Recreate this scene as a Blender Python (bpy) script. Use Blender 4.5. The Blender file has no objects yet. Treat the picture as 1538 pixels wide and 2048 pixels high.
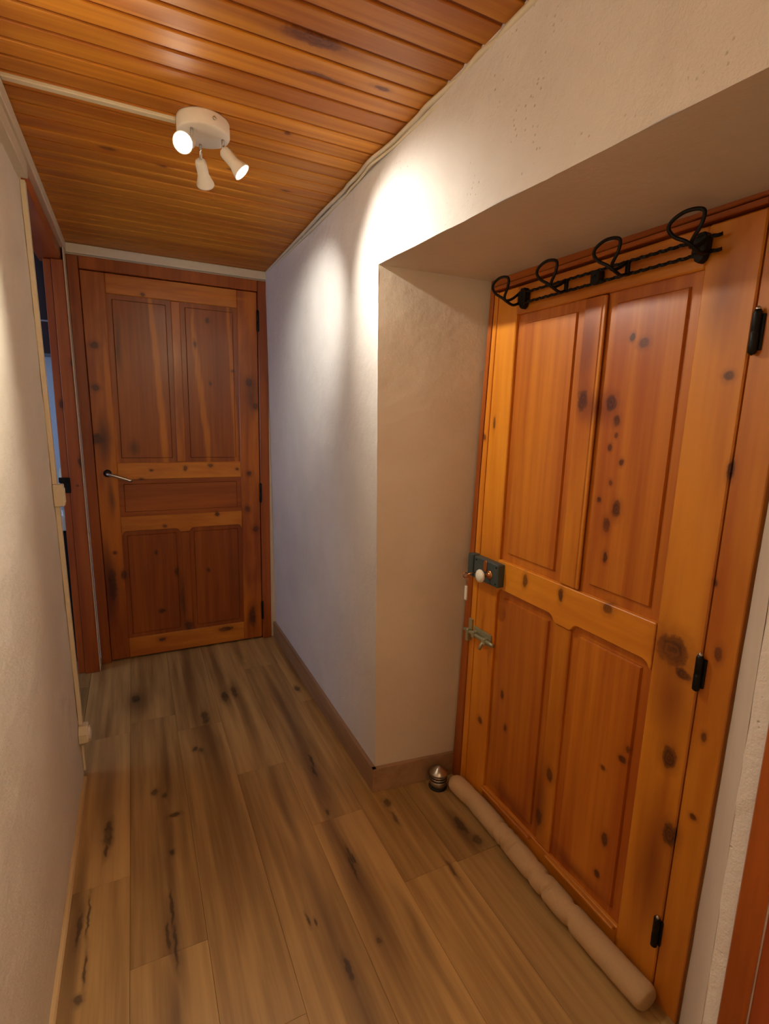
import bpy, bmesh, math, random
from mathutils import Vector, Matrix, noise
random.seed(7)
S = bpy.context.scene
COL = S.collection
# ------------------------------------------------------------------ camera
YAW, PITCH, ROLL = math.radians(26.2338), math.radians(-10.5107), math.radians(1.6311)
FPX = 1022.4055
cam_d = bpy.data.cameras.new('camera'); cam = bpy.data.objects.new('camera', cam_d); COL.objects.link(cam)
fw = Vector((math.sin(YAW)*math.cos(PITCH), math.cos(YAW)*math.cos(PITCH), math.sin(PITCH)))
r0 = Vector((math.cos(YAW), -math.sin(YAW), 0)); u0 = r0.cross(fw)
rr = r0*math.cos(ROLL)+u0*math.sin(ROLL); uu = -r0*math.sin(ROLL)+u0*math.cos(ROLL)
M = Matrix((rr, uu, -fw)).transposed().to_4x4(); M.translation = Vector((0, 0, 1.43))
cam.matrix_world = M
cam_d.sensor_fit = 'VERTICAL'; cam_d.sensor_height = 24; cam_d.sensor_width = 24*1538/2048
cam_d.lens = FPX/2048*24; cam_d.clip_start = .02
S.camera = cam
# ------------------------------------------------------------------ world, view
w = bpy.data.worlds.new('world'); S.world = w; w.use_nodes = True
w.node_tree.nodes['Background'].inputs[0].default_value = (.55, .7, 1, 1)
w.node_tree.nodes['Background'].inputs[1].default_value = .6
S.view_settings.view_transform = 'Standard'; S.view_settings.look = 'None'
S.view_settings.gamma = 1; S.view_settings.use_curve_mapping = False
S.view_settings.exposure = 0.18

def light(name, kind, loc, direction, energy, color, **k):
    d = bpy.data.lights.new(name, kind); d.energy = energy; d.color = color
    for a, v in k.items(): setattr(d, a, v)
    o = bpy.data.objects.new(name, d); COL.objects.link(o); o.location = loc
    o.rotation_euler = Vector(direction).to_track_quat('-Z', 'Y').to_euler()
    return o
# daylight that falls through the bathroom window (window_1)
light('window_daylight', 'AREA', (-1.60, 2.62, 1.45), (1, 0.0, -.10), 5, (.62, .75, 1), shape='RECTANGLE', size=.7, size_y=.9)
# added fill light behind the camera to brighten the near walls
light('rear_fill_light', 'POINT', (.52, -.85, 2.12), (0, 0, -1), 14, (1, .82, .54), shadow_soft_size=.09)

# ------------------------------------------------------------------ materials
def srgb(r, g, b):
    f = lambda c: (c/255/12.92) if c/255 <= .04045 else ((c/255+.055)/1.055)**2.4
    return (f(r), f(g), f(b), 1)
class NT:
    def __init__(s, name):
        s.m = bpy.data.materials.new(name); s.m.use_nodes = True; s.t = s.m.node_tree
        s.b = s.t.nodes['Principled BSDF']
    def n(s, typ, **k):
        nd = s.t.nodes.new(typ)
        for a, v in k.items(): setattr(nd, a, v)
        return nd
    def l(s, a, b): s.t.links.new(a, b)
    def set(s, sock, v):
        if isinstance(v, bpy.types.NodeSocket): s.l(v, sock)
        else: sock.default_value = v
    def math(s, op, a, b=0., c=0.):
        nd = s.n('ShaderNodeMath', operation=op); s.set(nd.inputs[0], a); s.set(nd.inputs[1], b); s.set(nd.inputs[2], c)
        return nd.outputs[0]
    def vec(s, op, a, b=None):
        nd = s.n('ShaderNodeVectorMath', operation=op); s.set(nd.inputs[0], a)
        if b is not None: s.set(nd.inputs[1], b)
        return nd.outputs['Value'] if op in ('LENGTH', 'DOT_PRODUCT') else nd.outputs[0]
    def noise(s, v, scale, detail=4, rough=.55, dist=0.):
        nd = s.n('ShaderNodeTexNoise'); s.l(v, nd.inputs['Vector']); nd.inputs['Scale'].default_value = scale
        nd.inputs['Detail'].default_value = detail; nd.inputs['Roughness'].default_value = rough
        nd.inputs['Distortion'].default_value = dist; return nd.outputs[0]
    def ramp(s, f, lo, hi, a=0., b=1.):
        nd = s.n('ShaderNodeMapRange', interpolation_type='SMOOTHSTEP'); s.set(nd.inputs[0], f)
        nd.inputs[1].default_value = lo; nd.inputs[2].default_value = hi; nd.inputs[3].default_value = a; nd.inputs[4].default_value = b
        return nd.outputs[0]
    def mix(s, f, a, b):
        nd = s.n('ShaderNodeMix', data_type='RGBA'); s.set(nd.inputs[0], f); s.set(nd.inputs[6], a); s.set(nd.inputs[7], b)
        return nd.outputs[2]
    def bump(s, h, strength, dist=.002):
        nd = s.n('ShaderNodeBump'); nd.inputs['Strength'].default_value = strength; nd.inputs['Distance'].default_value = dist
        s.l(h, nd.inputs['Height']); s.l(nd.outputs[0], s.b.inputs['Normal'])

def field(N, pos, spots):
    """smallest normalised elliptical distance to any spot (centre, radii)"""
    out = None
    for c, r in spots:
        d = N.vec('LENGTH', N.vec('MULTIPLY', N.vec('SUBTRACT', pos, Vector(c)), Vector([1/q for q in r])))
        out = d if out is None else N.math('MINIMUM', out, d)
    return out

def wood(name, light_c, dark_c, axis, knots=(), streaks=(), lights=(), rough=.36, across=60., along=2.2,
         knot_c=srgb(62, 22, 10), streak_c=None, var=.35, coat=.12, light_s=srgb(212, 124, 22), spread=.8, warp=.010, kdark=.95, lamt=.55):
    N = NT(name)
    geo = N.n('ShaderNodeNewGeometry').outputs['Position']
    oi = N.n('ShaderNodeObjectInfo').outputs['Random']
    nd = N.n('ShaderNodeVectorMath', operation='SCALE'); nd.inputs[0].default_value = (13.1, 7.7, 19.3); N.l(oi, nd.inputs[3])
    p = N.vec('ADD', geo, nd.outputs[0])
    sc = [across]*3; sc[axis] = along
    wob = N.vec('ADD', p, N.vec('MULTIPLY', N.vec('SUBTRACT', N.n('ShaderNodeTexNoise').outputs[1], (.5, .5, .5)), (0, 0, 0)))
    pv = N.vec('MULTIPLY', p, tuple(sc))
    n1 = N.noise(pv, 1.0, 3, .6)
    sc2 = [across*.22]*3; sc2[axis] = along*.5
    n2 = N.noise(N.vec('MULTIPLY', p, tuple(sc2)), 1.0, 3, .5, .6)
    g = N.math('ADD', N.math('MULTIPLY', n1, .45), N.math('MULTIPLY', n2, .55))
    f = N.ramp(g, .5-.22*spread, .5+.22*spread)
    col = N.mix(f, dark_c, light_c)
    # board to board tone
    hs = N.n('ShaderNodeHueSaturation'); N.l(col, hs.inputs['Color'])
    N.l(N.math('ADD', N.math('MULTIPLY', oi, var), 1-var/2), hs.inputs['Value']); col = hs.outputs[0]
    edge = N.math('MULTIPLY', N.math('SUBTRACT', N.noise(geo, 60, 3), .5), .9)
    wn = N.n('ShaderNodeTexNoise'); N.l(geo, wn.inputs['Vector']); wn.inputs['Scale'].default_value = 26; wn.inputs['Detail'].default_value = 2
    wp = N.vec('MULTIPLY', N.vec('SUBTRACT', wn.outputs['Color'], (.5, .5, .5)), (warp, warp, warp))
    gk = N.vec('ADD', geo, wp)
    wn2 = N.n('ShaderNodeTexNoise'); N.l(geo, wn2.inputs['Vector']); wn2.inputs['Scale'].default_value = 5; wn2.inputs['Detail'].default_value = 2
    gs = N.vec('ADD', geo, N.vec('MULTIPLY', N.vec('SUBTRACT', wn2.outputs['Color'], (.5, .5, .5)), (.03, .03, .03)))
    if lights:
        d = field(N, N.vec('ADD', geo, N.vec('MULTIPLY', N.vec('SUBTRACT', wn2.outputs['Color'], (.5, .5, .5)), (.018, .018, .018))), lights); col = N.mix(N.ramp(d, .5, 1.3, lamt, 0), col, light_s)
    if streaks:
        d = N.math('ADD', field(N, gs, streaks), N.math('MULTIPLY', N.math('SUBTRACT', n2, .5), .9))
        col = N.mix(N.ramp(d, .0, 1.35, .7, 0), col, streak_c or knot_c)
    if knots:
        k = N.math('ADD', field(N, gk, knots), edge)
        col = N.mix(N.ramp(k, .9, 2.3, .42, 0), col, [a*.5+b*.5 for a, b in zip(knot_c, dark_c)])
        ring = N.math('SINE', N.math('MULTIPLY', k, 15))
        col = N.mix(N.math('MULTIPLY', N.math('MULTIPLY', N.ramp(k, .7, 1.2, kdark, 0), N.ramp(N.noise(geo, 16, 1), .3, .6, .75, 1)), N.math('ADD', N.math('MULTIPLY', ring, .12), .85)), col, knot_c)
    N.l(col, N.b.inputs['Base Color'])
    N.b.inputs['Roughness'].default_value = rough; N.b.inputs['Coat Weight'].default_value = coat
    N.b.inputs['Coat Roughness'].default_value = .18
    N.bump(N.math('ADD', n1, n2), .25, .0012)
    return N.m

def plain(name, c, rough=.5, metal=0., bump=0., bscale=200., var=.06, coat=0.):
    N = NT(name)
    geo = N.n('ShaderNodeNewGeometry').outputs['Position']
    n = N.noise(geo, bscale*.25, 3)
    N.l(N.mix(n, [x*(1-var) for x in c[:3]]+[1], [min(1, x*(1+var)) for x in c[:3]]+[1]), N.b.inputs['Base Color'])
    N.b.inputs['Roughness'].default_value = rough; N.b.inputs['Metallic'].default_value = metal
    N.b.inputs['Coat Weight'].default_value = coat
    if bump: N.bump(N.noise(geo, bscale, 4), bump, .0015)
    return N.m

def plaster(name, c, c2, pits=.5, rough=.75, bs=.55):
    N = NT(name)
    geo = N.n('ShaderNodeNewGeometry').outputs['Position']
    big = N.noise(geo, 3.0, 4); mid = N.noise(geo, 38, 5, .6); fine = N.noise(geo, 230, 3, .6)
    v = N.n('ShaderNodeTexVoronoi'); N.l(geo, v.inputs['Vector']); v.inputs['Scale'].default_value = 70
    pit = N.math('MULTIPLY', N.ramp(v.outputs['Distance'], .0, .22, -1, 0), N.ramp(N.noise(geo, 9, 2), .5, .62, 0, 1))
    col = N.mix(N.ramp(big, .35, .65), c, c2)
    col = N.mix(N.math('MULTIPLY', pit, -.45*pits), col, (.30, .26, .2, 1))
    N.l(col, N.b.inputs['Base Color'])
    h = N.math('ADD', N.math('ADD', N.math('MULTIPLY', mid, 1.2), N.math('MULTIPLY', fine, .35)), N.math('MULTIPLY', pit, pits))
    N.bump(h, bs, .004)
    N.b.inputs['Roughness'].default_value = rough
    return N.m

def emis(name, c, s):
    N = NT(name); N.b.inputs['Base Color'].default_value = c; N.b.inputs['Emission Color'].default_value = c
    N.b.inputs['Emission Strength'].default_value = s; return N.m

# ------------------------------------------------------------------ mesh helpers
def box(bm, x0, x1, y0, y1, z0, z1, bev=0., seg=1):
    m = bmesh.new(); bmesh.ops.create_cube(m, size=1)
    for v in m.verts: v.co = Vector(((x0+x1)/2+v.co.x*(x1-x0), (y0+y1)/2+v.co.y*(y1-y0), (z0+z1)/2+v.co.z*(z1-z0)))
    if bev: bmesh.ops.bevel(m, geom=m.edges[:], offset=bev, segments=seg, profile=.7, affect='EDGES')
    merge(bm, m)
def merge(bm, m):
    t = bpy.data.meshes.new('t'); m.to_mesh(t); m.free(); bm.from_mesh(t); bpy.data.meshes.remove(t)
def prism(bm, pts, axis, a, b, bev=0.):
    """closed outline pts (two coords) extruded along axis from a to b"""
    def P(p, h):
        q = list(p); q.insert(axis, h); return Vector(q)
    m = bmesh.new()
    A = [m.verts.new(P(p, a)) for p in pts]; B = [m.verts.new(P(p, b)) for p in pts]
    m.faces.new(A); m.faces.new(B[::-1]); n = len(pts)
    for i in range(n): m.faces.new((A[i], B[i], B[(i+1) % n], A[(i+1) % n]))
    bmesh.ops.recalc_face_normals(m, faces=m.faces[:])
    if bev: bmesh.ops.bevel(m, geom=m.edges[:], offset=bev, segments=1, affect='EDGES')
    merge(bm, m)
def lathe(bm, prof, seg=32, mat=Matrix()):
    """profile of (radius, height) round local z, placed by mat"""
    m = bmesh.new(); rings = []
    for r, h in prof:
        if r < 1e-6: rings.append([m.verts.new(mat @ Vector((0, 0, h)))])
        else: rings.append([m.verts.new(mat @ Vector((r*math.cos(2*math.pi*i/seg), r*math.sin(2*math.pi*i/seg), h))) for i in range(seg)])
    for a, b in zip(rings, rings[1:]):
        if len(a) == 1 and len(b) == 1: continue
        for i in range(seg):
            j = (i+1) % seg
            if len(a) == 1: m.faces.new((a[0], b[j], b[i]))
            elif len(b) == 1: m.faces.new((a[i], a[j], b[0]))
            else: m.faces.new((a[i], a[j], b[j], b[i]))
    for q in (rings[0], rings[-1]):
        if len(q) > 2: m.faces.new(q)
    bmesh.ops.recalc_face_normals(m, faces=m.faces[:])
    for f_ in m.faces: f_.smooth = True
    merge(bm, m)
def axis_mat(p, d):
    q = Vector(d).normalized().to_track_quat('Z', 'Y').to_matrix().to_4x4(); q.translation = Vector(p); return q
def tube(bm, pts, r, seg=10, closed=False, twist=False):
    pts = [Vector(p) for p in pts]; n = len(pts)
    m = bmesh.new(); rings = []; up = None
    for i, p in enumerate(pts):
        a = pts[(i-1) % n] if (closed or i > 0) else p; b = pts[(i+1) % n] if (closed or i < n-1) else p
        t = (b-a).normalized()
        if up is None: up = t.orthogonal().normalized()
        up = (up - t*up.dot(t)).normalized(); s_ = t.cross(up)
        ri = r[i] if isinstance(r, (list, tuple)) else r
        ring = []
        for k in range(seg):
            an = 2*math.pi*k/seg + (i*.6 if twist else 0)
            rk = ri*(1.15 if (twist and k % 2 == 0) else (.8 if twist else 1))
            ring.append(m.verts.new(p+(up*math.cos(an)+s_*math.sin(an))*rk))
        rings.append(ring)
    prs = list(zip(rings, rings[1:]))
    if closed: prs.append((rings[-1], rings[0]))
    for a, b in prs:
        for k in range(seg):
            j = (k+1) % seg; m.faces.new((a[k], a[j], b[j], b[k]))
    if not closed: m.faces.new(rings[0]); m.faces.new(rings[-1])
    bmesh.ops.recalc_face_normals(m, faces=m.faces[:])
    if not twist:
        for f_ in m.faces: f_.smooth = True
    merge(bm, m)
def smooth_path(pts, k=6, closed=False):
    P = [Vector(p) for p in pts]; out = []; n = len(P)
    for i in range(n if closed else n-1):
        g = lambda j: P[j % n] if closed else P[max(0, min(n-1, j))]
        p0, p1, p2, p3 = g(i-1), g(i), g(i+1), g(i+2)
        for s_ in range(k):
            t = s_/k
            out.append(.5*((2*p1)+(p2-p0)*t+(2*p0-5*p1+4*p2-p3)*t*t+(3*p1-p0-3*p2+p3)*t**3))
    if not closed: out.append(P[-1])
    return out

LOC = {}
def obj(name, bm, mat, parent=None, loc=None, **props):
    """link ONE mesh object; geometry is given in world metres and is rebased to its thing's base"""
    base = Vector(loc) if loc is not None else (LOC[parent.name] if parent else Vector((0, 0, 0)))
    me = bpy.data.meshes.new(name); bmesh.ops.translate(bm, verts=bm.verts[:], vec=-base); bm.to_mesh(me); bm.free()
    me.materials.append(mat)
    o = bpy.data.objects.new(name, me); COL.objects.link(o)
    if parent: o.parent = parent
    else: o.location = base
    LOC[o.name] = base
    for k, v in props.items(): o[k] = v
    return o
def empty(name, loc, **props):
    o = bpy.data.objects.new(name, None); COL.objects.link(o); o.location = loc; o.empty_display_size = .05
    LOC[o.name] = Vector(loc)
    for k, v in props.items(): o[k] = v
    return o
def PB(pts, y0, y1, bev=0.):
    bm = bmesh.new(); prism(bm, pts, 1, y0, y1, bev); return bm
def B(*a, **k):
    bm = bmesh.new(); box(bm, *a, **k); return bm

# ------------------------------------------------------------------ shared materials
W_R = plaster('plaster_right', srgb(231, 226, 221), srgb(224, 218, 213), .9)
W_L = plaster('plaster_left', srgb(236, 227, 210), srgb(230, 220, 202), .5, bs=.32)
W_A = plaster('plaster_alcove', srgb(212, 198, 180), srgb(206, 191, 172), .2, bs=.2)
CREAM = plain('cream_plastic', srgb(232, 220, 190), .4)
CREAMP = plain('cream_paint', srgb(226, 214, 190), .5, bump=.1)
BLACK = plain('black_iron', srgb(24, 22, 20), .45, .6, bump=.3, bscale=400)
LOCKM = plain('grey_green_lock_paint', srgb(66, 80, 80), .4, .2, bump=.1)
BOLTM = plain('aged_grey_metal', srgb(160, 158, 128), .42, .5, bump=.2)
STEEL = plain('brushed_steel', srgb(190, 186, 178), .28, 1.)
CHROME = plain('chrome', srgb(205, 205, 205), .12, 1.)
BRASS = plain('brass', srgb(200, 140, 90), .25, 1.)
PORC = plain('porcelain', srgb(240, 236, 220), .12, coat=.5)
RUBBER = plain('black_rubber', srgb(18, 17, 16), .6)
WHITE = plain('white_enamel', srgb(236, 228, 216), .35)
SHADE = plain('frosted_white_shade', srgb(238, 232, 220), .3)

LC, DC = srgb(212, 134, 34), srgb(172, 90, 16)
RLC, RDC = srgb(170, 88, 22), srgb(132, 58, 10)
YLC, YDC = srgb(228, 146, 36), srgb(200, 112, 20)

# ------------------------------------------------------------------ floor
floor_spots = [(-.058, 2.651, .02, .035), (.236, 2.349, .016, .05), (.351, 2.50, .016, .05), (.167, 2.122, .010, .014), (.19, 2.105, .010, .016),
    (.002, 1.912, .009, .018), (.035, 1.882, .008, .014), (.061, 1.765, .018, .009), (-.150, 1.771, .010, .06), (-.155, 1.69, .006, .03),
    (.042, 1.594, .008, .012), (.026, 1.39, .004, .06), (.012, 1.305, .004, .035), (.030, 1.27, .004, .055), (.571, 1.344, .005, .035),
    (.562, 1.30, .004, .05), (.578, 1.325, .003, .02), (.600, 1.85, .005, .04), (.590, 1.78, .005, .03), (.566, 1.55, .006, .012),
    (.435, 1.017, .009, .03), (.537, 1.052, .007, .009), (.376, 1.189, .004, .02), (.397, 1.171, .004, .012), (.789, 1.504, .012, .018),
    (.781, 1.427, .007, .03), (.980, 1.30, .012, .045), (.995, 1.22, .014, .02), (.713, 2.432, .012, .025), (.402, 2.532, .014, .06), (-.211, 1.43, .006, .05),
    (-.190, 1.46, .003, .06), (-.188, 1.30, .003, .04), (-.198, 1.227, .010, .012), (.85, 1.16, .006, .03)]
floor_streaks = [(.20, 2.75, .035, .45), (.24, 2.2, .05, .35), (.36, 2.75, .035, .4), (.42, 2.35, .04, .4), (.60, 2.2, .035, .45), (.58, 1.78, .05, .30),
    (.43, 1.62, .035, .30), (.425, 1.15, .045, .45), (.51, 2.95, .03, .25), (.05, 2.0, .028, .22), (.035, 1.60, .03, .30), (.01, 1.08, .035, .16), (.03, 1.30, .03, .2),
    (-.16, 2.0, .06, .38), (-.22, 1.45, .03, .28), (.65, 1.05, .03, .2), (.56, 1.2, .045, .28), (.97, 1.27, .05, .1), (.75, 2.6, .03, .3), (-.05, 2.62, .07, .12)]
FM = wood('laminate_oak', srgb(200, 162, 102), srgb(136, 102, 58), 1,
          [((x, y, 0), (a, b, 1)) for x, y, a, b in floor_spots], [((x, y, 0), (a*.85, b*1.25, 1)) for x, y, a, b in floor_streaks],
          rough=.42, across=38, along=1.6, knot_c=srgb(44, 32, 24), streak_c=srgb(96, 66, 40), var=.13, coat=.0, spread=1.0, warp=.02, kdark=.8)
SUB = plain('subfloor', srgb(58, 40, 26), .8)
bm = B(-.36, 1.30, -1.2, 3.2, -.05, -.0125)
floor = obj('floor', bm, SUB, loc=(0, 0, 0), kind='structure')
edges = [-.276, -.083, .110, .303, .496, .689, .882, 1.075, 1.268]
joints = [[-.9, .35, 1.555, 2.36, 3.2], [-1.2, .02, 1.25, 2.43, 3.2], [-1.2, -.25, .965, 2.285, 3.2], [-1.2, -.6, .62, 1.885, 3.2],
          [-1.2, .3, 1.515, 2.75, 3.2], [-1.2, -.1, 1.18, 2.30, 3.2], [-.1, 1.175, 1.62], [-.1, .8, 1.62]]
def plank_obj(x0, x1, y0, y1):
    bm = B(x0+.0003, x1-.0003, y0+.0003, y1-.0003, -.012, 0, bev=.0005)
    obj('plank', bm, FM, floor)
for i, js in enumerate(joints):
    for y0, y1 in zip(js, js[1:]):
        plank_obj(edges[i], edges[i+1], y0, y1)
plank_obj(-.345, -.277, 2.16, 2.88); plank_obj(-.345, -.277, 2.88, 3.2)

# ------------------------------------------------------------------ ceiling of boards
GM = wood('ceiling_pine', srgb(218, 146, 44), srgb(178, 102, 26), 0,
          [((-.02, 1.98, 2.23), (.02, .01, 1)), ((.14, 2.02, 2.23), (.02, .008, 1)), ((.36, 1.93, 2.23), (.03, .008, 1)), ((.45, 1.62, 2.23), (.01, .006, 1)),
           ((.45, 1.33, 2.23), (.06, .007, 1)), ((.30, 1.13, 2.23), (.05, .01, 1)), ((.10, 1.15, 2.23), (.02, .008, 1)), ((.40, 1.22, 2.23), (.07, .02, 1)), ((.55, 2.0, 2.23), (.02, .006, 1)), ((.6, 1.3, 2.23), (.02, .008, 1))],
          rough=.5, across=48, along=1.4, var=.26, coat=.0, knot_c=srgb(92, 40, 20))
GD = plain('ceiling_groove_wood', srgb(128, 62, 18), .5)
ceiling = obj('ceiling', B(-.40, .86, -1.2, 3.3, 2.2325, 2.26), GD, loc=(0, 0, 2.228), kind='structure')
y = -1.15; k = 0
first = None
while y < 3.2:
    if first is None:
        bm = bmesh.new(); prism(bm, [(-.0304, 2.2335), (-.0295, 2.2297), (-.0270, 2.228), (.0270, 2.228), (.0295, 2.2297), (.0304, 2.2335)], 0, -.262, .757)
        # prism along x: points are (y, z)
        first = obj('board', bm, GM, ceiling); first.location = (0, y, 0)
    else:
        c = first.copy(); COL.objects.link(c); c.location = (0, y, 0)
    y += .0682

# ------------------------------------------------------------------ plaster walls
def xr(z): return .775-.019*z
def xl(z): return -.248-.0140*z
JA = [1.0]
def jitter(p, a=.0022):
    a *= JA[0]
    n = noise.noise_vector(p*9)*a + noise.noise_vector(p*45)*a*.4
    return p+n
def patch(bm, a, b, c, d, step=.025):
    """bilinear patch a-b (bottom) d-c (top)"""
    a, b, c, d = map(Vector, (a, b, c, d))
    nu = max(1, round(max((b-a).length, (c-d).length)/step)); nv = max(1, round(max((d-a).length, (c-b).length)/step))
    V = [[bm.verts.new(jitter(a.lerp(b, i/nu).lerp(d.lerp(c, i/nu), j/nv))) for i in range(nu+1)] for j in range(nv+1)]
    for j in range(nv):
        for i in range(nu): bm.faces.new((V[j][i], V[j][i+1], V[j+1][i+1], V[j+1][i]))
ZT = 2.245
# right wall: front face, deep alcove for the entrance door
cb = Vector((xr(0), 1.588, 0)); ct = Vector((.7400, 1.597, 1.912))
nb = Vector((.770, .351, 0)); nt = Vector((.742, .362, 1.872))
jb, jt = Vector((1.118, 1.548, 0)), Vector((1.118, 1.490, 1.886))
kb, kt = Vector((1.118, .566, 0)), Vector((1.118, .558, 1.868))
bm = bmesh.new()
patch(bm, (xr(0), 3.16, 0), cb, ct, (xr(1.93), 3.16, 1.93))
patch(bm, (xr(1.93), 3.16, 1.93), ct, (xr(ZT), 1.592, ZT), (xr(ZT), 3.16, ZT))
patch(bm, ct, nt, (xr(ZT), .365, ZT), (xr(ZT), 1.592, ZT))
patch(bm, nt, (.742, -1.2, 1.87), (xr(ZT), -1.2, ZT), (xr(ZT), .365, ZT))
patch(bm, nb, (.770, -1.2, 0), (.742, -1.2, 1.872), nt)
wall_right = obj('wall_right', bm, W_R, loc=(.77, 1, 0), kind='structure')
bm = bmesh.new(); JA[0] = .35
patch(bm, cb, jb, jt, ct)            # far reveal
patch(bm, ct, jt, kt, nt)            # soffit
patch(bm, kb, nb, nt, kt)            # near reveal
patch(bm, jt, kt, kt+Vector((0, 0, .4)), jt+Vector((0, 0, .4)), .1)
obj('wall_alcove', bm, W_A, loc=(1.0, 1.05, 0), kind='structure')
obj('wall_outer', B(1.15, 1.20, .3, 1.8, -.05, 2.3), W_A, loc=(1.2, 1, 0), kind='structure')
# left wall
bm = bmesh.new(); JA[0] = 1.0
patch(bm, (xl(0)-.016, -1.2, 0), (xl(0), 2.14, 0), (xl(ZT), 2.14, ZT), (xl(ZT)-.002, -1.2, ZT))
patch(bm, (xl(0), 2.14, 0), (xl(0)-.10, 2.14, 0), (xl(ZT)-.09, 2.14, ZT), (xl(ZT), 2.14, ZT))
patch(bm, (xl(2.15), 2.14, 2.15), (xl(2.15), 3.16, 2.15), (xl(ZT), 3.16, ZT), (xl(ZT), 2.14, ZT))
obj('wall_left', bm, W_L, loc=(-.25, 1, 0), kind='structure')
# end wall round the end door
bm = bmesh.new()
box(bm, .742, .85, 3.132, 3.22, 0, 2.3); box(bm, -.30, .742, 3.132, 3.22, 2.178, 2.3); box(bm, -.30, -.2485, 3.132, 3.22, 0, 2.178)
obj('wall_end', bm, CREAMP, loc=(.25, 3.13, 0), kind='structure')
obj('wall_back', B(-.5, 1.0, -1.25, -1.2, -.05, 2.3), W_L, loc=(.25, -1.2, 0), kind='structure')

# ------------------------------------------------------------------ trims
obj('trim_1', B(-.262, .735, 3.112, 3.130, 2.183, 2.227, bev=.002), CREAMP, loc=(.25, 3.12, 2.2), kind='structure')      # end wall cover strip
bm = B(-.288, -.244, -1.2, 3.112, 2.183, 2.2275, bev=.002); box(bm, -.288, -.252, -1.2, 2.10, 2.137, 2.183, bev=.002)
obj('trim_2', bm, CREAMP, loc=(-.25, 1, 2.2), kind='structure')
# uneven filler strip where the right wall meets the boards
ys = [-1.2, .5, .95, 1.02, 1.08, 1.15, 1.21, 1.29, 1.355, 1.42, 1.48, 1.55, 1.63, 1.73, 1.82, 1.88, 2.1, 2.3, 2.6, 3.13]
xs = [.73, .73, .728, .732, .726, .733, .728, .722, .725, .724, .724, .719, .711, .717, .716, .720, .717, .721, .724, .73]
bm = bmesh.new(); pa = smooth_path([(x+.006, y, 2.219) for x, y in zip(xs, ys)], 6)
tube(bm, pa, .0072, 8)
obj('trim_3', bm, CREAMP, loc=(.73, 1, 2.22), kind='structure')
bm = bmesh.new(); pa = smooth_path([(x+.010+.003*math.sin(y*7), y, 2.203+.003*math.sin(y*5)) for x, y in zip(xs, ys)], 6)
tube(bm, pa, .004, 8)
obj('bell_wire', bm, CREAM, loc=(.73, 1, 2.20), label='thin cream wire running under the ceiling edge of the right plaster wall', category='wire')
obj('trim_4', PB([(-.2355, 0), (-.2310, 0), (-.2490, 2.183), (-.2540, 2.183)], 3.04, 3.131, .001), CREAMP, loc=(-.23, 3.1, 0), kind='structure')
BBM = wood('baseboard_laminate', srgb(166, 132, 100), srgb(142, 108, 80), 1, rough=.35, across=40, along=2, var=.05, coat=0)
bm = bmesh.new(); box(bm, .757, .774, 1.572, 3.13, 0, .100, bev=.0015)
obj('baseboard_right', bm, BBM, loc=(.765, 2.3, 0), kind='structure')
bm = bmesh.new(); prism(bm, [(.7575, 1.5715), (.7575, 1.590), (1.112, 1.553), (1.112, 1.5365)], 2, 0, .100, bev=.001)
obj('baseboard_alcove', bm, BBM, loc=(.9, 1.58, 0), kind='structure')
bm = bmesh.new()
for q in (0,):
    pr = [(0, 0), (0, .007), (-.004, .013), (-.0130, .013), (-.0130, 0)]
    A_ = [bm.verts.new((-.2515+a, -1.2, b)) for a, b in pr]; B_ = [bm.verts.new((-.2350+a, 2.10, b)) for a, b in pr]
    bm.faces.new(A_); bm.faces.new(B_[::-1])
    for i in range(5): bm.faces.new((A_[i], B_[i], B_[(i+1) % 5], A_[(i+1) % 5]))
    bmesh.ops.recalc_face_normals(bm, faces=bm.faces[:])
BL = wood('left_strip_wood', srgb(228, 198, 146), srgb(208, 174, 120), 1, rough=.45, var=.05)
obj('baseboard_left', bm, BL, loc=(-.25, 1, 0), kind='structure')

# ------------------------------------------------------------------ framed doors
def panel_mesh(bm, A, u0, u1, v0, v1, front, margin=.022, deep=.009, rise=.005, s=-1, arch=False):
    """raised and fielded panel; A maps (u, v, d) to world, d = distance behind the leaf face"""
    def ring(m, d):
        return [A(u0+m, v0+m, d), A(u1-m, v0+m, d), A(u1-m, v1-m, d), A(u0+m, v1-m, d)]
    R = [ring(-.004, deep), ring(margin, deep), ring(margin+.0015, deep+.0015), ring(margin+.004, deep-rise)]
    V = [[bm.verts.new(p) for p in r] for r in R]
    for a, b in zip(V, V[1:]):
        for i in range(4): bm.faces.new((a[i], a[(i+1) % 4], b[(i+1) % 4], b[i]))
    bm.faces.new(V[-1])
    back = [bm.verts.new(p) for p in ring(-.004, .028)]
    for i in range(4): bm.faces.new((V[0][i], V[0][(i+1) % 4], back[(i+1) % 4], back[i]))
    bm.faces.new(back)
    bmesh.ops.recalc_face_normals(bm, faces=bm.faces[:])
def rect(A, u0, u1, v0, v1, d0=0, d1=.032, bev=.003):
    p, q = A(u0, v0, d0), A(u1, v1, d1)
    return B(min(p.x, q.x), max(p.x, q.x), min(p.y, q.y), max(p.y, q.y), min(p.z, q.z), max(p.z, q.z), bev=bev)

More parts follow.
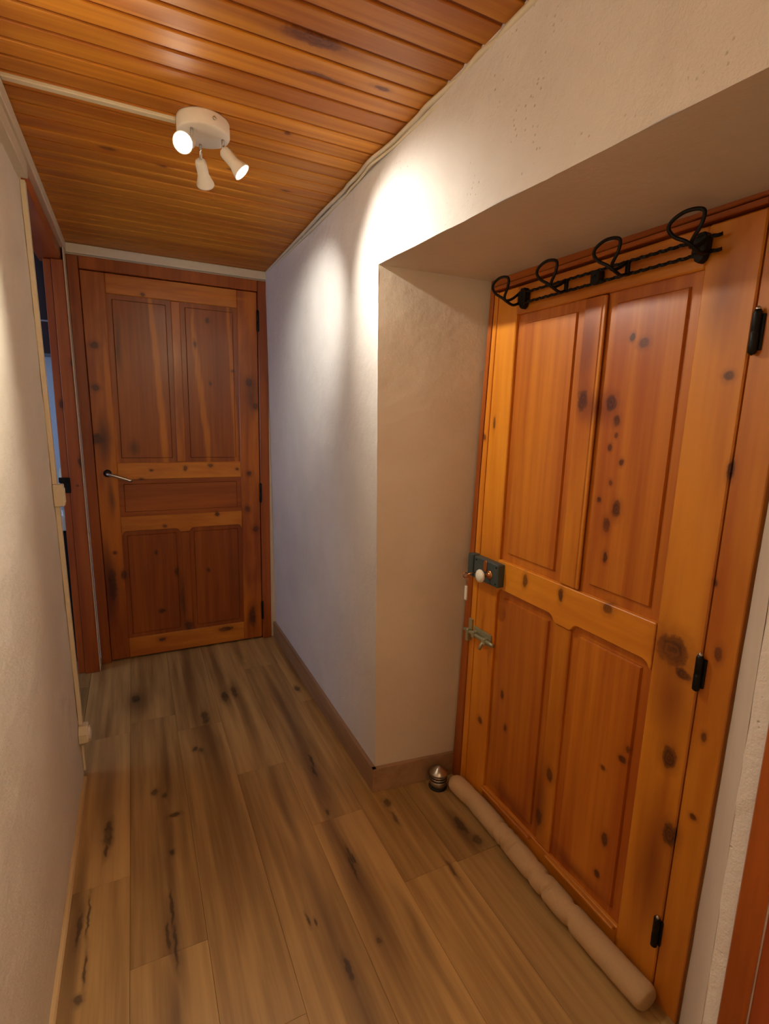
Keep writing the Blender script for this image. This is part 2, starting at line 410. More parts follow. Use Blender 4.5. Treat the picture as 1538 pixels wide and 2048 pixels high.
# ---- end door (door_1): u = x, v = z, front at y = 3.13
A1 = lambda u, v, d: Vector((u, 3.126+d, v))
K1 = [((x, 3.13, z), (a, 1, b)) for x, z, a, b in [(p, q, c_*1.15, d_*1.15) for p, q, c_, d_ in [(-.153, 1.753, .017, .015), (-.161, 1.54, .016, .016), (-.172, 1.273, .03, .025), (.631, 1.608, .017, .022),
    (.665, 1.47, .014, .016), (.621, 1.071, .013, .013), (.607, .854, .015, .017), (.655, .728, .017, .018), (.624, .155, .018, .055), (.093, .094, .018, .010),
    (.262, 1.111, .009, .012), (.084, 1.103, .008, .006), (.427, .833, .010, .012), (.139, .779, .010, .008), (.087, 2.028, .010, .007), (.542, 1.667, .008, .006),
    (.415, 1.59, .006, .010), (.244, .159, .018, .022), (-.087, .512, .012, .022), (.368, .492, .008, .010), (.086, .627, .006, .012), (-.148, .46, .018, .08),
    (-.124, .646, .008, .007), (.03, 1.055, .012, .006), (.40, 1.125, .012, .010), (.55, 1.10, .008, .006), (.19, .50, .010, .020), (.10, .27, .015, .010),
    (.41, 1.93, .010, .012), (.34, 1.80, .006, .016), (.46, .10, .04, .012)]]]
ST1 = [((-.14, 3.13, 1.27), (.04, 1, .16)), ((-.12, 3.13, .95), (.02, 1, .12)), ((-.16, 3.13, .5), (.03, 1, .22)), ((.64, 3.13, 1.52), (.04, 1, .14)), ((.22, 3.13, .32), (.02, 1, .16)), ((.0, 3.13, 1.22), (.04, 1, .06)), ((-.04, 3.13, 1.75), (.02, 1, .2))]
def band(x0, z0, x1, z1, w0, w1, n=6):
    return [((x0+(x1-x0)*(i+.5)/n, 3.13, z0+(z1-z0)*(i+.5)/n), (w0+(w1-w0)*i/(n-1), 1, abs(z1-z0)/n*1.15)) for i in range(n)]
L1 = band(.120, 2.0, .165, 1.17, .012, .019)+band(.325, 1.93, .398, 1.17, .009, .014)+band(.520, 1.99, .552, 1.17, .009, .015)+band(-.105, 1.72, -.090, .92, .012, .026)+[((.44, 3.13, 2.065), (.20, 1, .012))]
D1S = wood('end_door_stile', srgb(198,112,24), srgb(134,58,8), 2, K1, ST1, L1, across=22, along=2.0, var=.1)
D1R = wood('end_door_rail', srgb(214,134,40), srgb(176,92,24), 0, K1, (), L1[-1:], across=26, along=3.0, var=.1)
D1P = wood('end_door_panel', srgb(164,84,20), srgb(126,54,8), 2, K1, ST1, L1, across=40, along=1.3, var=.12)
D1F = wood('end_door_frame', RLC, RDC, 2, K1[13:15], across=40, along=2, var=.2)
door1 = empty('door_1', (.24, 3.13, 0), kind='structure')
obj('frame_jamb', PB([(-.2300, 0), (-.1795, 0), (-.1985, 2.176), (-.2480, 2.176)], 3.118, 3.176, .003), D1F, door1)
obj('frame_jamb', rect(A1, .687, .742, 0, 2.176, -.008, .05), D1F, door1)
obj('frame_head', rect(A1, -.196, .686, 2.116, 2.176, -.008, .05), D1F, door1)
obj('gap_shade_sheet', rect(A1, -.228, .741, 0, 2.17, .045, .052, 0), RUBBER, door1, label='black sheet added behind the frame gaps in place of shade')  # black sheet behind the leaf, its colour stands in for shade in the gaps
obj('stile', PB([(-.1775, .012), (-.085, .012), (-.085, 2.112), (-.1955, 2.112)], 3.126, 3.158, .003), D1S, door1)
obj('stile', rect(A1, .572, .684, .012, 2.112), D1S, door1)
obj('rail', rect(A1, -.085, .572, 2.014, 2.112, .0005), D1R, door1)
obj('rail', rect(A1, -.085, .572, 1.052, 1.145, .0005), D1R, door1)
bm = bmesh.new()
def arch_rail(A, u0, u1, m0, m1, top, bot, drop=.022):
    """outline (u, v) of a rail whose lower edge dips over stiles and muntin in small ogees"""
    pts = [(u0, top), (u0, bot-drop)]
    s_ = 1 if u1 > u0 else -1
    def og(u, up):
        q = [(.0, 0), (.006, .25), (.010, .6), (.016, .85), (.026, 1.)]
        return [(u+s_*a, bot-drop*(1-b)) for a, b in q] if up else [(u-s_*a, bot-drop*(1-b)) for a, b in q[::-1]]
    pts += og(u0, True)+og(m0, False)+og(m1, True)+og(u1, False)+[(u1, top)]
    out = [p for i, p in enumerate(pts) if i == 0 or (Vector(p)-Vector(pts[i-1])).length > 1e-5]
    return out
prism(bm, arch_rail(A1, -.085, .572, .222, .268, .845, .762), 1, 3.1265, 3.158, bev=.002)
obj('rail', bm, D1R, door1)
obj('rail', rect(A1, -.085, .572, .012, .128, .0005), D1R, door1)
obj('muntin', rect(A1, .222, .268, 1.147, 2.012, .0005), D1S, door1)
obj('muntin', rect(A1, .222, .268, .130, .738, .002), D1P, door1)
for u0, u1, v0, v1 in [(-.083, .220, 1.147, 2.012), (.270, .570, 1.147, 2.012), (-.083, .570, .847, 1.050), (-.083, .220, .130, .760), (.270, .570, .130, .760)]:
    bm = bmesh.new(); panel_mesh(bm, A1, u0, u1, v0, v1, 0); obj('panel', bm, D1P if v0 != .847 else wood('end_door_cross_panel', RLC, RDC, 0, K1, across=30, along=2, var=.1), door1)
for z in (1.955, .953, .196):
    bm = bmesh.new(); lathe(bm, [(0, z-.062), (.004, z-.060), (.0075, z-.055), (.0075, z-.003), (.006, z), (.0075, z+.003), (.0075, z+.055), (.004, z+.060), (0, z+.062)], 12, Matrix.Translation((.685, 3.113, 0)))
    obj('hinge', bm, BLACK, door1)
bm = bmesh.new(); lathe(bm, [(0, 0), (.020, 0), (.020, .005), (.012, .010), (0, .011)], 24, axis_mat((-.133, 3.124, 1.09), (0, -1, 0)))
h = obj('handle', bm, BLACK, door1)
bm = bmesh.new(); tube(bm, smooth_path([(-.133, 3.115, 1.09), (-.133, 3.085, 1.09), (-.128, 3.070, 1.089), (-.10, 3.066, 1.082), (-.03, 3.066, 1.056), (-.022, 3.067, 1.054)], 5), .0085, 12)
obj('lever', bm, STEEL, h, label='satin steel lever')

# ---- entrance door (door_2): u = y, v = z, face at x = 1.105
A2 = lambda u, v, d: Vector((1.105+d, u, v))
def k2(l): return [((1.105, y, z), (1, a, b)) for y, z, a, b in l]
K2 = k2([(.702, .915, .037, .038), (.674, .653, .018, .028), (.956, 1.483, .018, .020), (.930, 1.439, .010, .014), (.927, 1.402, .005, .006), (.903, 1.334, .007, .009), (.942, 1.37, .006, .010),
    (.902, 1.212, .013, .022), (.927, 1.167, .011, .020), (.921, 1.08, .008, .013), (.960, 1.229, .009, .008), (.928, 1.28, .006, .007), (.877, 1.622, .014, .012), (.91, 1.64, .007, .010), (.664, 1.532, .011, .010),
    (.632, 1.343, .007, .020), (1.034, .351, .013, .022), (1.066, .176, .017, .030), (.645, .465, .017, .030), (1.205, .929, .011, .020), (1.052, .931, .009, .020),
    (.886, .95, .016, .014), (.796, .564, .012, .009), (.785, .60, .006, .010), (1.282, .489, .008, .016), (1.388, .331, .014, .014), (1.255, .378, .008, .012), (.82, .30, .01, .02), (.83, .18, .010, .012),
    (1.466, 1.37, .008, .010), (1.42, 1.42, .006, .018), (1.045, 1.49, .018, .030), (.67, .87, .02, .012), (1.44, .65, .008, .010), (.85, .50, .008, .006), (.60, .55, .008, .008), (.605, .75, .006, .012), (.63, 1.10, .006, .008), (.60, .95, .008, .018)])
ST2 = k2([(.70, 1.70, .05, .12), (.69, .80, .06, .16), (1.05, 1.62, .04, .14), (.68, .35, .05, .22), (1.07, .22, .04, .16), (1.36, .30, .03, .2), (1.0, 1.47, .07, .05), (1.20, .12, .12, .05), (.9, .12, .12, .04)])
SO = srgb(112, 40, 12)
D2S = wood('entrance_stile', LC, DC, 2, K2, ST2, across=20, along=1.8, var=.12, streak_c=SO)
D2Y = wood('entrance_lock_stile', YLC, YDC, 2, K2, across=24, along=1.8, var=.1)
D2R = wood('entrance_lock_rail', YLC, YDC, 1, K2, across=24, along=2.5, var=.08)
D2T = wood('entrance_cross_rail', LC, DC, 1, K2, across=24, along=2.5, var=.1)
D2P = wood('entrance_panel', srgb(204, 122, 32), srgb(166, 82, 16), 2, K2, ST2, across=36, along=1.1, var=.1, streak_c=SO)
D2F = wood('entrance_frame', RLC, RDC, 2, K2, across=36, along=2, var=.15)
D2G = wood('entrance_frame_head', RLC, RDC, 1, K2, across=36, along=2, var=.15)
door2 = empty('door_2', (1.12, 1.04, 0), kind='structure')
def slant(bm, pts, d0, d1, bev=.002):   # outline in (y, z), thickness along x
    prism(bm, pts, 0, 1.105+d0, 1.105+d1, bev)
bm = bmesh.new(); slant(bm, [(1.544, 0), (1.480, 1.884), (1.4615, 1.884), (1.4815, 1.2), (1.4905, 0)], -.004, .05)
obj('frame_jamb', bm, D2F, door2)
bm = bmesh.new(); slant(bm, [(.631, 0), (.631, 1.884), (.561, 1.868), (.568, 0)], 0, .05)
obj('frame_jamb', bm, D2S, door2)
bm = bmesh.new(); slant(bm, [(1.4605, 1.862), (1.4605, 1.884), (.632, 1.884), (.632, 1.862)], -.004, .05)
obj('frame_head', bm, D2G, door2)
bm = bmesh.new(); slant(bm, [(1.4605, 1.848), (1.4605, 1.860), (.632, 1.858), (.632, 1.846)], -.009, .05)
obj('frame_bead', bm, D2G, door2)
obj('gap_shade_sheet', rect(A2, .57, 1.50, 0, 1.88, .045, .052, 0), RUBBER, door2, label='black sheet added behind the frame gaps in place of shade')  # added black sheet, gives the entrance door gaps their shade by colour
bm = bmesh.new(); slant(bm, [(1.4875, .012), (1.4785, 1.2), (1.4585, 1.843), (1.4405, 1.843), (1.4525, 1.2), (1.4575, .012)], -.002, .032)
obj('cover_strip', bm, D2Y, door2)
bm = bmesh.new(); slant(bm, [(1.4560, .012), (1.4505, 1.2), (1.4390, 1.842), (1.345, 1.842), (1.345, .012)], 0, .032, .003)
obj('stile', bm, D2Y, door2)
obj('stile', rect(A2, .635, .748, .012, 1.842), D2S, door2)
obj('rail', rect(A2, .748, 1.345, 1.757, 1.842, .0005), D2T, door2)
bm = bmesh.new(); prism(bm, [p for p in arch_rail(A2, .748, 1.345, 1.008, 1.068, .962, .862)], 0, 1.1015, 1.137, bev=.002)
obj('rail', bm, D2R, door2, label='bright yellow pine lock rail with a shaped lower edge')
obj('rail', rect(A2, .748, 1.345, .012, .088, .0005), D2T, door2)
obj('muntin', rect(A2, 1.008, 1.068, .964, 1.755, .0005), D2T if 0 else D2S, door2)
obj('muntin', rect(A2, 1.008, 1.068, .090, .838, .002), D2S, door2)
# narrow moulding beside the upper muntin
bm = B(1.1035, 1.112, .996, 1.006, .966, 1.753, bev=.002); obj('moulding', bm, D2S, door2)
for u0, u1, v0, v1 in [(1.070, 1.343, .964, 1.755), (.750, .995, .964, 1.755), (1.070, 1.343, .090, .860), (.750, 1.006, .090, .860)]:
    bm = bmesh.new(); panel_mesh(bm, A2, u0, u1, v0, v1, 0, margin=.026, deep=.011, rise=.006); obj('panel', bm, D2P, door2)
# weather ledges at the foot of the lower panels
bm = B(1.092, 1.106, 1.085, 1.350, .078, .088, bev=.003); obj('ledge', bm, D2T, door2)
bm = B(1.092, 1.106, .752, 1.012, .078, .088, bev=.003); obj('ledge', bm, D2T, door2)
for z, y in ((1.612, .622), (.892, .632), (.195, .640)):
    bm = bmesh.new(); lathe(bm, [(0, z-.044), (.004, z-.042), (.0078, z-.038), (.0078, z-.002), (.0065, z), (.0078, z+.002), (.0078, z+.036), (.006, z+.042), (0, z+.044)], 14, Matrix.Translation((1.096, y, 0)))
    box(bm, 1.100, 1.106, y-.012, y+.012, z-.034, z+.034, bev=.001)
    hg = obj('hinge', bm, BLACK, door2)
    bm = bmesh.new(); lathe(bm, [(.0035, z+.040), (.005, z+.042), (.004, z+.047), (0, z+.049)], 12, Matrix.Translation((1.096, y, 0)))
    obj('hinge_pin', bm, STEEL, hg)
# rim lock
bm = B(1.074, 1.104, 1.307, 1.444, .873, .953, bev=.003)
lk = obj('rim_lock', bm, LOCKM, door2, label='grey green painted rim lock case')
bm = B(1.072, 1.104, 1.448, 1.478, .874, .955, bev=.003); obj('keep', bm, LOCKM, lk)
bm = bmesh.new(); lathe(bm, [(0, 0), (.016, 0), (.016, .002), (.012, .004), (.007, .006), (.0055, .018), (.0075, .026), (.007, .030), (0, .030)], 20, axis_mat((1.0745, 1.352, .908), (-1, 0, 0)))
obj('spindle', bm, BRASS, lk)
bm = bmesh.new()
lathe(bm, [(0, -.002), (.008, 0), (.015, .003), (.0215, .008), (.0235, .013), (.021, .019), (.014, .0235), (.006, .0255), (0, .026)], 28, axis_mat((1.047, 1.352, .908), (-1, .05, 0)) @ Matrix.Diagonal((1.0, 1.0, .9, 1)))
obj('knob', bm, PORC, lk, label='white porcelain oval knob')
bm = bmesh.new(); prism(bm, [(1.384, .918), (1.384, .946), (1.378, .953), (1.370, .953), (1.366, .946), (1.366, .918), (1.375, .912)], 0, 1.0705, 1.075, bev=.001)
obj('escutcheon', bm, BRASS, lk)
bm = bmesh.new()
for y, z in ((1.318, .942), (1.318, .884), (1.43, .942)):
    lathe(bm, [(0, 0), (.0035, 0), (.003, .0015), (0, .002)], 10, axis_mat((1.0742, y, z), (-1, 0, 0)))
obj('screws', bm, BLACK, lk)
# slide bolt
bm = B(1.099, 1.104, 1.352, 1.452, .636, .680, bev=.001)
sb = obj('slide_bolt', bm, BOLTM, door2, label='tarnished grey slide bolt plate')
bm = bmesh.new(); tube(bm, [(1.090, 1.500, .651), (1.090, 1.470, .652), (1.090, 1.345, .655), (1.090, 1.325, .655)], .0065, 12); tube(bm, [(1.090, 1.375, .653), (1.076, 1.375, .640), (1.070, 1.375, .624)], .0055, 10)
obj('bolt_rod', bm, BOLTM, sb)
bm = bmesh.new()
for y in (1.372, 1.438): box(bm, 1.080, 1.104, y-.008, y+.008, .641, .666, bev=.003)
obj('bolt_guide', bm, BOLTM, sb)
bm = B(1.096, 1.103, 1.462, 1.482, .640, .700, bev=.001); box(bm, 1.080, 1.103, 1.466, 1.480, .615, .664, bev=.003); obj('bolt_keep', bm, BOLTM, sb)

# key in the lock with ring and white tag
key = empty('key', (1.06, 1.455, .86), label='small key with ring and white tag hanging from the rim lock of the entrance door', category='key')
bm = bmesh.new(); tube(bm, [(1.074, 1.425, .897), (1.055, 1.43, .893), (1.040, 1.434, .889)], .0022, 8)
tube(bm, [(1.034+.009*math.cos(a), 1.435, .887+.009*math.sin(a)) for a in [i*math.pi/8 for i in range(16)]], .0018, 6, closed=True)
obj('shank', bm, BRASS, key)
bm = bmesh.new(); tube(bm, [(1.040+.003*math.cos(a), 1.430+.013*math.cos(a), .866+.014*math.sin(a)) for a in [i*math.pi/10 for i in range(20)]], .0011, 6, closed=True)
obj('ring', bm, BRASS, key)
bm = B(1.036, 1.041, 1.425, 1.438, .796, .848, bev=.002, seg=2); obj('tag', bm, PORC, key, label='white plastic tag')

# ------------------------------------------------------------------ coat rack on the door
rack = empty('coat_rack', (1.09, 1.03, 1.78), label='black twisted iron coat rack with four loop hooks on the right door', category='coat rack')
for z, ya, yb in ((1.812, 1.325, .708), (1.783, 1.322, .706)):
    bm = bmesh.new(); n = 90; tube(bm, [(1.088, ya+(yb-ya)*i/n, z) for i in range(n+1)], .0040, 6, twist=True)
    obj('rail', bm, BLACK, rack)
for i, y in enumerate((1.300, 1.023, .750)):
    bm = bmesh.new()
    if i == 1: box(bm, 1.082, 1.103, y-.014, y+.014, 1.782, 1.812, bev=.002)
    else:
        box(bm, 1.080, 1.103, y-.016, y+.016, 1.784, 1.818, bev=.003)
        prism(bm, [(y-.014, 1.786), (y-.010, 1.772), (y, 1.765), (y+.010, 1.772), (y+.014, 1.786), (y+.016, 1.812), (y+.008, 1.826), (y-.008, 1.826), (y-.016, 1.812)], 0, 1.084, 1.103, bev=.002)
    lathe(bm, [(0, 0), (.005, 0), (.004, .002), (0, .003)], 10, axis_mat((1.083 if i == 1 else 1.0805, y, 1.797), (-1, 0, 0)))
    obj('bracket', bm, BLACK, rack)
for i, y in enumerate((1.318, 1.124, .928, .734)):
    if i in (1, 2):
        bm = B(1.083, 1.093, y-.005, y+.005, 1.780, 1.814, bev=.002); obj('hook_bar', bm, BLACK, rack)
    path = [(1.086, y, 1.784), (1.066, y-.002, 1.777), (1.046, y-.004, 1.781), (1.028, y+.006, 1.795), (1.024, y+.031, 1.810), (1.022, y+.046, 1.828), (1.021, y+.040, 1.842),
            (1.020, y+.014, 1.851), (1.020, y-.014, 1.849), (1.022, y-.028, 1.840), (1.024, y-.023, 1.818), (1.030, y-.004, 1.797), (1.048, y+.010, 1.790), (1.068, y+.006, 1.797), (1.086, y, 1.812)]
    bm = bmesh.new(); tube(bm, smooth_path(path, 5), .0040, 10); obj('hook', bm, BLACK, rack)

# ------------------------------------------------------------------ draught excluder
DM = plain('beige_suede', srgb(202, 166, 120), .95, bump=.5, bscale=500, var=.08)
bm = bmesh.new(); n = 330; y0, y1 = 1.478, .612
pts = []; rad = []
m = bmesh.new(); rings = []; SEG = 40
for i in range(n+1):
    t = i/n; y = y0+(y1-y0)*t
    e = min(1, t/.045); e2 = min(1, (1-t)/.022)
    cap = math.sqrt(max(0, 1-(1-e)**2))*(.62+.38*math.sqrt(max(0, 1-(1-e2)**2)) if e2 < 1 else 1)
    if i == 0 or i == n: cap = .02 if i == 0 else .55
    cx = 1.0640+.006*math.sin(t*5+1)+.004*t-.010*max(0, 1-t*6); ring = []
    for k in range(SEG):
        a = 2*math.pi*k/SEG
        R_ = .0350*cap
        cr = 0
        for yc, s_, ph in ((1.190, .007, 0), (1.165, .006, 1.5), (1.120, .006, 3), (1.142, .005, 2.2), (.965, .007, .6), (.945, .005, 3.4), (1.02, .009, 1.9), (.86, .009, 1.2), (1.36, .02, 2)):
            yy = y-yc-.010*math.sin(a+ph); cr += math.exp(-(yy/s_)**2)*(.5+.5*math.sin(a*2+ph))
        R_ -= .0085*min(1.3, cr)*cap
        q = Vector((cx+R_*math.cos(a), y, .0335+R_*.96*math.sin(a)))
        q += noise.noise_vector(Vector((a*.9, y*28, 3)))*.0011*cap
        q.x = min(q.x, 1.100); q.z = max(q.z, .0006)
        ring.append(m.verts.new(q))
    rings.append(ring)
for a, b in zip(rings, rings[1:]):
    for k in range(SEG): m.faces.new((a[k], a[(k+1) % SEG], b[(k+1) % SEG], b[k]))
m.faces.new(rings[0]); m.faces.new(rings[-1]); bmesh.ops.recalc_face_normals(m, faces=m.faces[:])
for f_ in m.faces: f_.smooth = True
merge(bm, m)
obj('draught_excluder', bm, DM, loc=(1.065, 1.04, 0), label='long beige fabric draught excluder roll lying along the foot of the entrance door', category='draught excluder')

# ------------------------------------------------------------------ door stop
c = (1.010, 1.503)
T = Matrix.Translation((c[0], c[1], 0))
stop = empty('door_stop', (c[0], c[1], 0), label='small round steel door stop with black rings on the floor in the alcove corner', category='door stop')
bm = bmesh.new(); lathe(bm, [(0, 0), (.0355, 0), (.0365, .003), (.0355, .008), (.033, .009), (0, .009)], 36, T); obj('base', bm, RUBBER, stop)
bm = bmesh.new(); lathe(bm, [(0, .009), (.0335, .009), (.0335, .034), (.032, .035), (.031, .0350), (.031, .0385), (.0335, .039), (.0335, .046), (.031, .0465), (.031, .050), (.0335, .0505), (.0335, .057), (.031, .0575), (.031, .0605),
    (.036, .061), (.0365, .063), (.036, .066), (.020, .079), (.006, .0885), (0, .0895)], 40, T); obj('body', bm, STEEL, stop)
for z in (.0368, .0482, .059):
    bm = bmesh.new(); lathe(bm, [(.0312, z-.0022), (.0340, z-.0018), (.0340, z+.0018), (.0312, z+.0022)], 36, T); obj('rubber_ring', bm, RUBBER, stop)

# ------------------------------------------------------------------ ceiling spotlight
CX, CY = .225, 1.672
spot = empty('ceiling_spotlight', (CX, CY, 2.228), label='round white ceiling spotlight with three small swivel heads on the pine ceiling', category='light')
T = Matrix.Translation((CX, CY, 0))
bm = bmesh.new(); lathe(bm, [(0, 2.228), (.069, 2.228), (.071, 2.224), (.071, 2.194), (.068, 2.189), (0, 2.1885)], 48, T); obj('canopy', bm, WHITE, spot)
bm = bmesh.new(); lathe(bm, [(0, 0), (.005, 0), (.0045, .003), (0, .004)], 12, axis_mat((CX+.020, CY-.068, 2.21), (.5, -.86, 0))); obj('screw', bm, STEEL, spot)
heads = [((.190, 1.640), (.183, 1.636, 2.152), (-.35, -.80, -.45), 9.0, (1, .91, .74), 'A'),
         ((.276, 1.664), (.284, 1.668, 2.158), (.62, -.22, -.68), 11.0, (1, .94, .81), 'B'),
         ((.222, 1.722), (.225, 1.745, 2.148), (.22, .62, -.42), 8.0, (1, .97, .86), 'C')]
BULB = emis('lit_bulb', (1, .90, .74, 1), 60)
for (sx, sy), j, d, en, colr, nm in heads:
    d = Vector(d).normalized(); j = Vector(j)
    bm = bmesh.new(); tube(bm, [(sx, sy, 2.190), (sx, sy, 2.168), tuple(j)], .0042, 10)
    st = obj('stem', bm, CHROME, spot)
    Mx = axis_mat(j-d*.006, d)
    bm = bmesh.new(); lathe(bm, [(0, -.006), (.010, -.006), (.0150, -.001), (.0165, .006), (.0165, .040), (.0180, .044), (.0255, .066), (.0262, .070), (.0245, .070), (.0165, .046), (0, .045)], 32, Mx)
    hd = obj('lamp_head', bm, SHADE, spot)
    bm = bmesh.new(); lathe(bm, [(0, .050), (.0175, .050), (.0215, .062), (.0215, .064), (.015, .0655), (0, .066)], 28, Mx)
    obj('bulb', bm, BULB, hd, label='lit bulb')
    light('spot_beam', 'SPOT', Mx @ Vector((0, 0, .072)), {'A': (-.42, -.80, -.66), 'B': (.78, -.36, -.54), 'C': (.66, .52, -.46)}[nm], {'A': 56, 'B': 27, 'C': 22}[nm], colr, spot_size=math.radians({'A': 118, 'B': 92, 'C': 66}[nm]), spot_blend=1.0, shadow_soft_size=.012)

# ------------------------------------------------------------------ cable covers, switch, socket
bm = B(-.242, .156, 1.687, 1.709, 2.219, 2.229, bev=.002)
obj('ceiling_cable_cover', bm, CREAM, loc=(-.04, 1.70, 2.228), label='straight cream cable cover running across the ceiling from left wall to spotlight', category='cable cover')
bm = bmesh.new()
def lean(z0, z1, w, y0, y1, x_off, bev=.001):
    m_ = bmesh.new(); pts = [(xl(z0)+x_off, z0), (xl(z1)+x_off, z1), (xl(z1)+x_off+w, z1), (xl(z0)+x_off+w, z0)]
    prism(m_, pts, 1, y0, y1, bev); return m_
m_ = lean(1.165, 2.137, .014, 2.112, 2.139, .001); merge(bm, m_)
m_ = lean(.225, 1.085, .014, 2.116, 2.139, .001); merge(bm, m_)
obj('wall_cable_cover', bm, CREAM, loc=(-.25, 2.13, 0), label='vertical cream cable cover on the left wall edge beside the doorway', category='cable cover')
bm = bmesh.new(); merge(bm, lean(.02, .135, .008, 2.126, 2.136, .001))
obj('cable', bm, CREAM, loc=(-.25, 2.13, .03), label='short cream cable below the round socket on the left wall', category='cable')
sw = empty('light_switch', (-.25, 2.12, 1.12), label='small square cream switch box halfway up the left cable cover', category='switch')
bm = bmesh.new(); merge(bm, lean(1.086, 1.164, .032, 2.100, 2.139, .001, .003)); obj('housing', bm, CREAM, sw)
bm = bmesh.new(); merge(bm, lean(1.098, 1.150, .004, 2.108, 2.132, .0315, .001)); obj('rocker', bm, CREAM, sw)
so = empty('wall_socket', (-.245, 2.12, .18), label='round cream surface socket low on the left wall near the floor', category='socket')
Mx = axis_mat((xl(.18)+.001, 2.122, .182), (1, 0, 0))
bm = bmesh.new(); lathe(bm, [(0, 0), (.043, 0), (.043, .026), (.040, .030), (.030, .031), (.029, .026), (0, .025)], 8, Mx @ Matrix.Rotation(math.pi/8, 4, 'Z'))
for f_ in bm.faces: f_.smooth = False
obj('housing', bm, CREAM, so)
bm = bmesh.new(); lathe(bm, [(0, .0255), (.028, .0255), (.028, .036), (.024, .038), (.020, .038), (.019, .030), (0, .030)], 28, Mx); obj('face', bm, WHITE, so)

# ------------------------------------------------------------------ bathroom doorway (door_3) in the left wall
D3 = wood('bathroom_frame', srgb(186, 98, 34), srgb(150, 66, 20), 2, [((-.27, 3.03, 1.04), (.006, 1, .006)), ((-.245, 3.03, 1.65), (.012, 1, .018)), ((-.245, 3.03, 1.16), (.012, 1, .025)), ((-.31, 3.03, 1.45), (.01, 1, .02))], across=30, along=2)
D3H = wood('bathroom_frame_head', srgb(186, 98, 34), srgb(150, 66, 20), 1, across=30, along=2)
door3 = empty('door_3', (-.28, 2.6, 0), kind='structure')
obj('frame_jamb', PB([(-.303, 0), (-.2365, 0), (-.2545, 2.125), (-.303, 2.125)], 3.030, 3.128, .003), D3, door3)
obj('frame_rebate', B(-.338, -.304, 3.046, 3.128, 0, 2.125, bev=.003), D3, door3)
obj('frame_head', B(-.360, -.262, 2.142, 3.128, 2.127, 2.180, bev=.003), D3H, door3)
bm = B(-.344, -.299, 3.026, 3.032, 1.004, 1.082, bev=.001); box(bm, -.348, -.318, 3.016, 3.030, 1.058, 1.084, bev=.002)
obj('strike_plate', bm, BLACK, door3, label='black metal strike plate')

# bathroom seen through the gap
BW = plain('bathroom_wall', srgb(206, 216, 230), .5); DKB = wood('dark_cabinet', srgb(64, 44, 44), srgb(46, 30, 32), 2, rough=.35)
bm = bmesh.new()
box(bm, -1.75, -.29, 3.60, 3.65, 0, 2.3); box(bm, -.335, -.29, 3.23, 3.60, 0, 2.3); box(bm, -1.75, -.36, 2.0, 2.05, 0, 2.3)
obj('wall_bathroom', bm, BW, loc=(-1, 3.6, 0), kind='structure')
bm = bmesh.new()
box(bm, -1.75, -1.70, 2.0, 2.25, 0, 2.3); box(bm, -1.75, -1.70, 3.0, 3.65, 0, 2.3); box(bm, -1.75, -1.70, 2.25, 3.0, 0, .95); box(bm, -1.75, -1.70, 2.25, 3.0, 1.95, 2.3)
obj('wall_bathroom_outer', bm, BW, loc=(-1.7, 2.6, 0), kind='structure')
obj('ceiling_bathroom', B(-1.75, -.29, 2.0, 3.65, 2.262, 2.31), BW, loc=(-1, 2.8, 2.3), kind='structure')
obj('floor_bathroom', B(-1.75, -.346, 2.05, 3.65, -.05, -.001), plain('grey_tile', srgb(150, 140, 130), .4), loc=(-1, 2.8, 0), kind='structure')
win = empty('window_1', (-1.72, 2.62, .95), kind='structure')
bm = bmesh.new()
box(bm, -1.74, -1.70, 2.25, 2.29, .95, 1.95); box(bm, -1.74, -1.70, 2.96, 3.0, .95, 1.95); box(bm, -1.74, -1.70, 2.29, 2.96, .95, .99); box(bm, -1.74, -1.70, 2.29, 2.96, 1.91, 1.95)
obj('window_frame', bm, WHITE, win)
N = NT('window_glass'); N.b.inputs['Transmission Weight'].default_value = 1; N.b.inputs['Roughness'].default_value = .02
obj('pane', B(-1.722, -1.718, 2.29, 2.96, .99, 1.91), N.m, win)
van = empty('vanity_cabinet', (-.6, 3.4, 0), label='black base cabinet under the basin, seen through the narrow left doorway', category='cabinet')
obj('body', B(-.95, -.340, 3.20, 3.598, .004, .775, bev=.004), plain('gloss_black', srgb(14, 12, 14), .3), van)
obj('door', B(-.645, -.345, 3.185, 3.199, .02, .765, bev=.002), plain('gloss_black_front', srgb(16, 14, 16), .25), van)
bas = empty('wash_basin', (-.6, 3.4, .776), label='white washbasin with a small grey tap standing on the black cabinet behind the doorway', category='basin')
bm = bmesh.new(); box(bm, -.94, -.342, 3.17, 3.596, .777, .860, bev=.012, seg=2); obj('bowl', bm, PORC, bas)
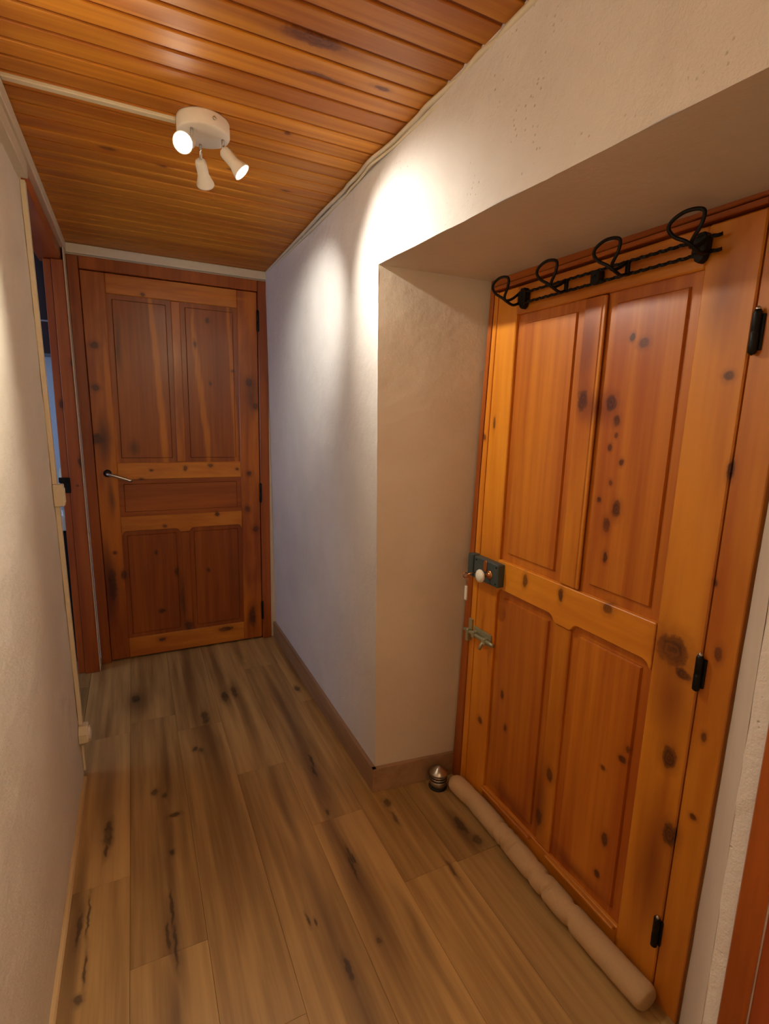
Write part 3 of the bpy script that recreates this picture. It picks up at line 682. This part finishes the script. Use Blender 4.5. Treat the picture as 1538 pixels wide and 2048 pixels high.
bm = bmesh.new(); tube(bm, smooth_path([(-.385, 3.40, .858), (-.385, 3.40, .93), (-.388, 3.37, .955), (-.395, 3.32, .945), (-.397, 3.31, .93)], 5), .008, 10); obj('tap', bm, CHROME, bas)
cab = empty('wall_cabinet', (-.5, 3.45, 1.7), label='dark brown wall cabinet with pale edge high behind the left doorway', category='cabinet')
obj('body', B(-.90, -.372, 3.36, 3.596, 1.715, 2.26, bev=.003), DKB, cab)
obj('edge_strip', B(-.372, -.362, 3.352, 3.596, 1.712, 2.26, bev=.002), plain('pale_edge', srgb(170, 160, 165), .4), cab)
obj('shelf_edge', B(-.90, -.372, 3.352, 3.362, 1.878, 1.886), plain('pale_edge_b', srgb(170, 160, 165), .4), cab)
sb_ = empty('soap_bottle', (-.365, 3.30, .861), label='cream plastic bottle standing beside the tap on the washbasin', category='bottle')
bm = bmesh.new(); lathe(bm, [(0, .861), (.022, .861), (.024, .866), (.024, 1.06), (.020, 1.085), (.010, 1.095), (0, 1.095)], 20, Matrix.Translation((-.372, 3.47, 0))); obj('body', bm, CREAM, sb_)
bm = bmesh.new(); lathe(bm, [(0, 1.096), (.012, 1.096), (.012, 1.125), (0, 1.126)], 16, Matrix.Translation((-.372, 3.47, 0))); obj('cap', bm, WHITE, sb_)
sb_.location = (-.372, 3.47, .861)
for ch in sb_.children: ch.data.transform(Matrix.Translation((.007, -.17, 0)))

# ------------------------------------------------------------------ wooden door frame on the near right (door_4)
def CS(y0, y1): return PB([(.762, 0), (.80, 0), (.80, 2.05), (.733, 2.05)], y0, y1, .002)
door4 = empty('door_4', (.77, 0, 0), kind='structure')
obj('casing', CS(.297, .331), D2F, door4)
obj('casing', CS(-.60, -.56), D2F, door4)
obj('casing_head', B(.736, .80, -.559, .296, 2.01, 2.05, bev=.002), D2G, door4)
obj('leaf', PB([(.766, .01), (.81, .01), (.81, 2.008), (.740, 2.008)], -.558, .295, .002), wood('near_door_leaf', srgb(150, 66, 24), srgb(116, 44, 14), 2, across=30, along=2), door4)
